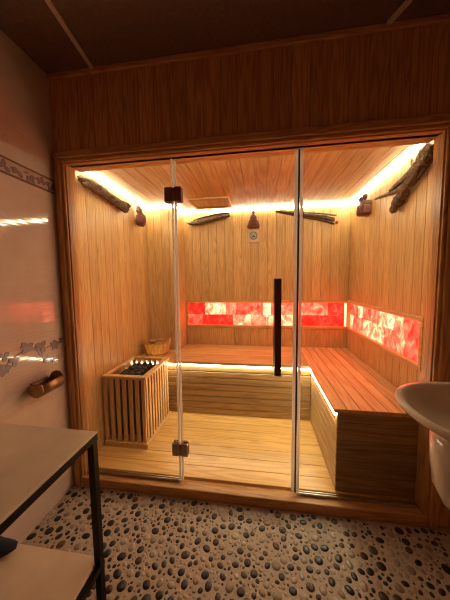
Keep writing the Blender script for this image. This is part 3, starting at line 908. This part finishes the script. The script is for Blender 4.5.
# right wall: boxy hanging bundle with a bow
c = (2.052, .925, 0)
t = thing('hanging_bundle', 'boxy reddish brown bundle with a bow hanging on the right sauna wall', 'ornament', (c[0], c[1], 1.80))
bm = bmesh.new(); box(bm, c[0] - .030, c[0] + .038, c[1] - .068, c[1] + .062, 1.808, 1.885, bev=.012, seg=2); obj('lower_block', bm, M_DARKRED, t)
bm = bmesh.new(); scales(bm, (c[0], c[1], 0), [(.046, 1.885), (.048, 1.86), (.048, 1.838)], 0, 9, .022, 9); obj('scales', bm, M_DARKRED, t)
bm = bmesh.new()
box(bm, c[0] - .024, c[0] + .038, c[1] - .055, c[1] + .045, 1.885, 1.925, bev=.010, seg=2); obj('upper_block', bm, M_BROWN, t)
bm = bmesh.new()
for s_ in (-1, 1):
    p_, r_ = spline([(c[0], c[1] + .01, 1.945), (c[0] - .01, c[1] + .01 + s_ * .035, 1.968), (c[0] - .004, c[1] + .01 + s_ * .062, 1.955), (c[0], c[1] + .01 + s_ * .03, 1.938), (c[0], c[1] + .01, 1.943)], [.010, .014, .012, .013, .010], 4)
    tube(bm, p_, r_, 8, .1, s_)
bmesh.ops.create_uvsphere(bm, u_segments=10, v_segments=7, radius=.018, matrix=Matrix.Translation((c[0], c[1] + .01, 1.945)))
cyl(bm, (c[0] + .005, c[1] + .01, 1.90), (c[0] + .005, c[1] + .01, 1.95), .014, 8)
obj('bow', bm, M_BROWN, t)

# ------------------------------------------------------------------ bathroom: shelf unit, cloth, roll holder, basin, plate
SX1, SY1, SH = .549, -.598, .700
sx0, sy0 = BX0 + .004, -1.56
t = thing('shelf_unit', 'two tier shelf with beige boards on a black steel frame, left foreground', 'shelf', ((sx0 + SX1) / 2, (sy0 + SY1) / 2, BZ))
def legpost(x, y):
    bm = bmesh.new(); box(bm, x - .0125, x + .0125, y - .0125, y + .0125, BZ + .001, SH - .012, bev=.0015); return bm
for x in (sx0 + .0125, SX1 - .0125):
    for y in (sy0 + .0125, SY1 - .0125):
        obj('leg', legpost(x, y), M_BLACK, t)
def board(z, nm):
    bm = bmesh.new(); e = .0
    box(bm, sx0 + e, SX1 - e, sy0 + e, SY1 - e, z - .010, z, bev=.0015); return obj(nm, bm, M_BOARD, t)
board(SH, 'top_board')
def rails(z):
    bm = bmesh.new()
    box(bm, SX1 - .020, SX1 + .001, sy0, SY1 + .001, z - .034, z - .010, bev=.001)
    box(bm, sx0, sx0 + .02, sy0, SY1, z - .034, z - .010, bev=.001)
    box(bm, sx0 + .02, SX1 - .02, SY1 - .02, SY1, z - .034, z - .010, bev=.001)
    box(bm, sx0 + .02, SX1 - .02, sy0, sy0 + .02, z - .034, z - .010, bev=.001)
    return bm
obj('frame_rail', rails(SH), M_BLACK, t)
LZ = .185
bm = bmesh.new(); box(bm, sx0 + .003, SX1 - .020, sy0 + .003, SY1 - .003, LZ - .010, LZ, bev=.0015); obj('lower_board', bm, M_BOARD, t)
obj('frame_rail', rails(LZ), M_BLACK, t)
# dark cloth bundle on the lower board
bm = bmesh.new()
p_, r_ = spline([(.190, -.625, LZ + .024), (.14, -.66, LZ + .042), (.07, -.70, LZ + .06), (.0, -.75, LZ + .06), (-.02, -.80, LZ + .05)], [.010, .036, .058, .058, .03], 5)
tube(bm, p_, r_, 18, .10, 31)
for v in bm.verts:
    v.co.z = max(v.co.z, LZ + .001); v.co.x = max(v.co.x, BX0 + .004)
o = obj('folded_cloth', bm, M_NAVY, None, True); tag(o, 'dark navy folded cloth lying on the lower shelf board', 'cloth')

# metal toilet roll holder on the left wall
hy, hz = -.252, .700
t = thing('roll_holder', 'empty curved metal roll holder on the tiled left wall above the shelf', 'roll holder', (BX0, hy, hz))
L2 = .066; R_ = .046; cxh = BX0 + .052
def arc_shell(a0, a1, n, ro, ri):
    P = [(ro, a0 + (a1 - a0) * k / n) for k in range(n + 1)] + [(ri, a1 - (a1 - a0) * k / n) for k in range(n + 1)]
    return [(cxh + r * math.cos(math.radians(a)), hz + r * math.sin(math.radians(a))) for r, a in P]
bm = bmesh.new(); n_ = 18
prof = arc_shell(165, 395, n_, R_, R_ - .003)
A = [bm.verts.new((x, hy - L2, z)) for x, z in prof]; B = [bm.verts.new((x, hy + L2, z)) for x, z in prof]
m_ = len(prof)
for i in range(m_):
    j = (i + 1) % m_; bm.faces.new((A[i], A[j], B[j], B[i]))
for i in range(n_):
    bm.faces.new((A[i], A[i + 1], A[m_ - 2 - i], A[m_ - 1 - i])); bm.faces.new((B[i], B[i + 1], B[m_ - 2 - i], B[m_ - 1 - i]))
obj('curved_shell', bm, M_BRASS, t, True)
bm = bmesh.new(); cyl(bm, (cxh, hy + L2, hz + .004), (cxh, hy + L2 + .006, hz + .004), R_ + .001, 28); obj('end_disc', bm, M_BRONZE, t)
bm = bmesh.new()
pr = arc_shell(165, 395, n_, R_, .0005)[:n_ + 1]
A = [bm.verts.new((x, hy - L2 - .004, z)) for x, z in pr]; B = [bm.verts.new((x, hy - L2 + .001, z)) for x, z in pr]
bm.faces.new(A); bm.faces.new(B[::-1])
for i in range(len(pr)):
    j = (i + 1) % len(pr); bm.faces.new((A[i], A[j], B[j], B[i]))
obj('end_disc', bm, M_BRASS, t)
bm = bmesh.new(); box(bm, BX0, cxh - R_ + .004, hy - .05, hy + .05, hz - .022, hz + .022, bev=.003); obj('wall_plate', bm, M_BRONZE, t)

# wall hung basin on the right wall
BCX, BCY, RZ = 2.180, -.50, .808
t = thing('washbasin', 'white ceramic washbasin with a half pedestal at the right edge', 'washbasin', (BX1, BCY, BZ))
def ring(bm, ax, ay, z, n=40, xo=0, p=2.3):
    out = []
    for k_ in range(n):
        th = 2 * math.pi * k_ / n
        c_, s_ = math.cos(th), math.sin(th)
        x = BCX - .24 + xo + ax * math.copysign(abs(c_) ** (2 / p), c_); y = BCY + ay * math.copysign(abs(s_) ** (2 / p), s_)
        out.append(bm.verts.new((min(x, BX1 - .002), y, z)))
    return out
bm = bmesh.new()
S = [(.06, .05, RZ - .122, .08), (.13, .09, RZ - .112, .06), (.195, .145, RZ - .088, .04), (.25, .205, RZ - .052, .015), (.285, .24, RZ - .018, 0), (.292, .246, RZ - .004, 0), (.286, .240, RZ + .004, 0), (.268, .224, RZ + .002, 0), (.252, .212, RZ - .010, 0), (.22, .182, RZ - .045, 0), (.15, .12, RZ - .080, .01), (.05, .04, RZ - .095, .02)]
R = [ring(bm, a, b, z, xo=xo) for a, b, z, xo in S]
for i in range(len(R) - 1):
    for k_ in range(40):
        bm.faces.new((R[i][k_], R[i][(k_ + 1) % 40], R[i + 1][(k_ + 1) % 40], R[i + 1][k_]))
bm.faces.new(R[0][::-1]); bm.faces.new(R[-1])
bs_ = obj('basin', bm, M_CERAMIC, t, True)
bm = bmesh.new(); lathe(bm, (BCX - .22, BCY, 0), [(.020, RZ - .097), (.024, RZ - .092), (.012, RZ - .091)], 20); obj('drain', bm, M_ALU, bs_)
bm = bmesh.new()
prev = None
rings = []
for z, fx, hw in ((RZ - .100, 1.745, .118), (.60, 1.750, .114), (.52, 1.762, .104), (.47, 1.785, .1), (.43, 1.835, .085), (.40, 1.92, .070), (.39, 2.05, .05)):
    ring_ = []
    for k_ in range(13):
        a = math.pi / 2 + math.pi * k_ / 12
        dx = BX1 - .002 - fx
        ring_.append(bm.verts.new((BX1 - .002 + dx * math.copysign(abs(math.cos(a)) ** .55, math.cos(a)), BCY + hw * math.copysign(abs(math.sin(a)) ** .8, math.sin(a)), z)))
    rings.append(ring_)
for i in range(len(rings) - 1):
    for k_ in range(12):
        bm.faces.new((rings[i][k_], rings[i][k_ + 1], rings[i + 1][k_ + 1], rings[i + 1][k_]))
    bm.faces.new((rings[i][12], rings[i][0], rings[i + 1][0], rings[i + 1][12]))
bm.faces.new(rings[0]); bm.faces.new(rings[-1][::-1])
obj('half_pedestal', bm, M_CERAMIC, t, True)
bm = bmesh.new()
cyl(bm, (BX1 - .05, BCY, RZ), (BX1 - .05, BCY, RZ + .10), .018, 14)
p_, r_ = spline([(BX1 - .05, BCY, RZ + .09), (BX1 - .10, BCY, RZ + .115), (BX1 - .155, BCY, RZ + .095)], [.012, .012, .010], 5); tube(bm, p_, r_, 10)
obj('tap', bm, M_ALU, t, True)
# small switch plate on the wood right of the casing
t = thing('switch_plate', 'small pale switch plate on the dark wood right of the frame', 'switch', (2.135, -.05, 1.02))
bm = bmesh.new(); box(bm, 2.095, 2.175, -.058, -.048, .965, 1.072, bev=.003); pl_ = obj('plate', bm, M_PLATE, t)
bm = bmesh.new(); box(bm, 2.115, 2.155, -.062, -.057, .99, 1.047, bev=.002); obj('rocker', bm, M_PLATE, pl_)
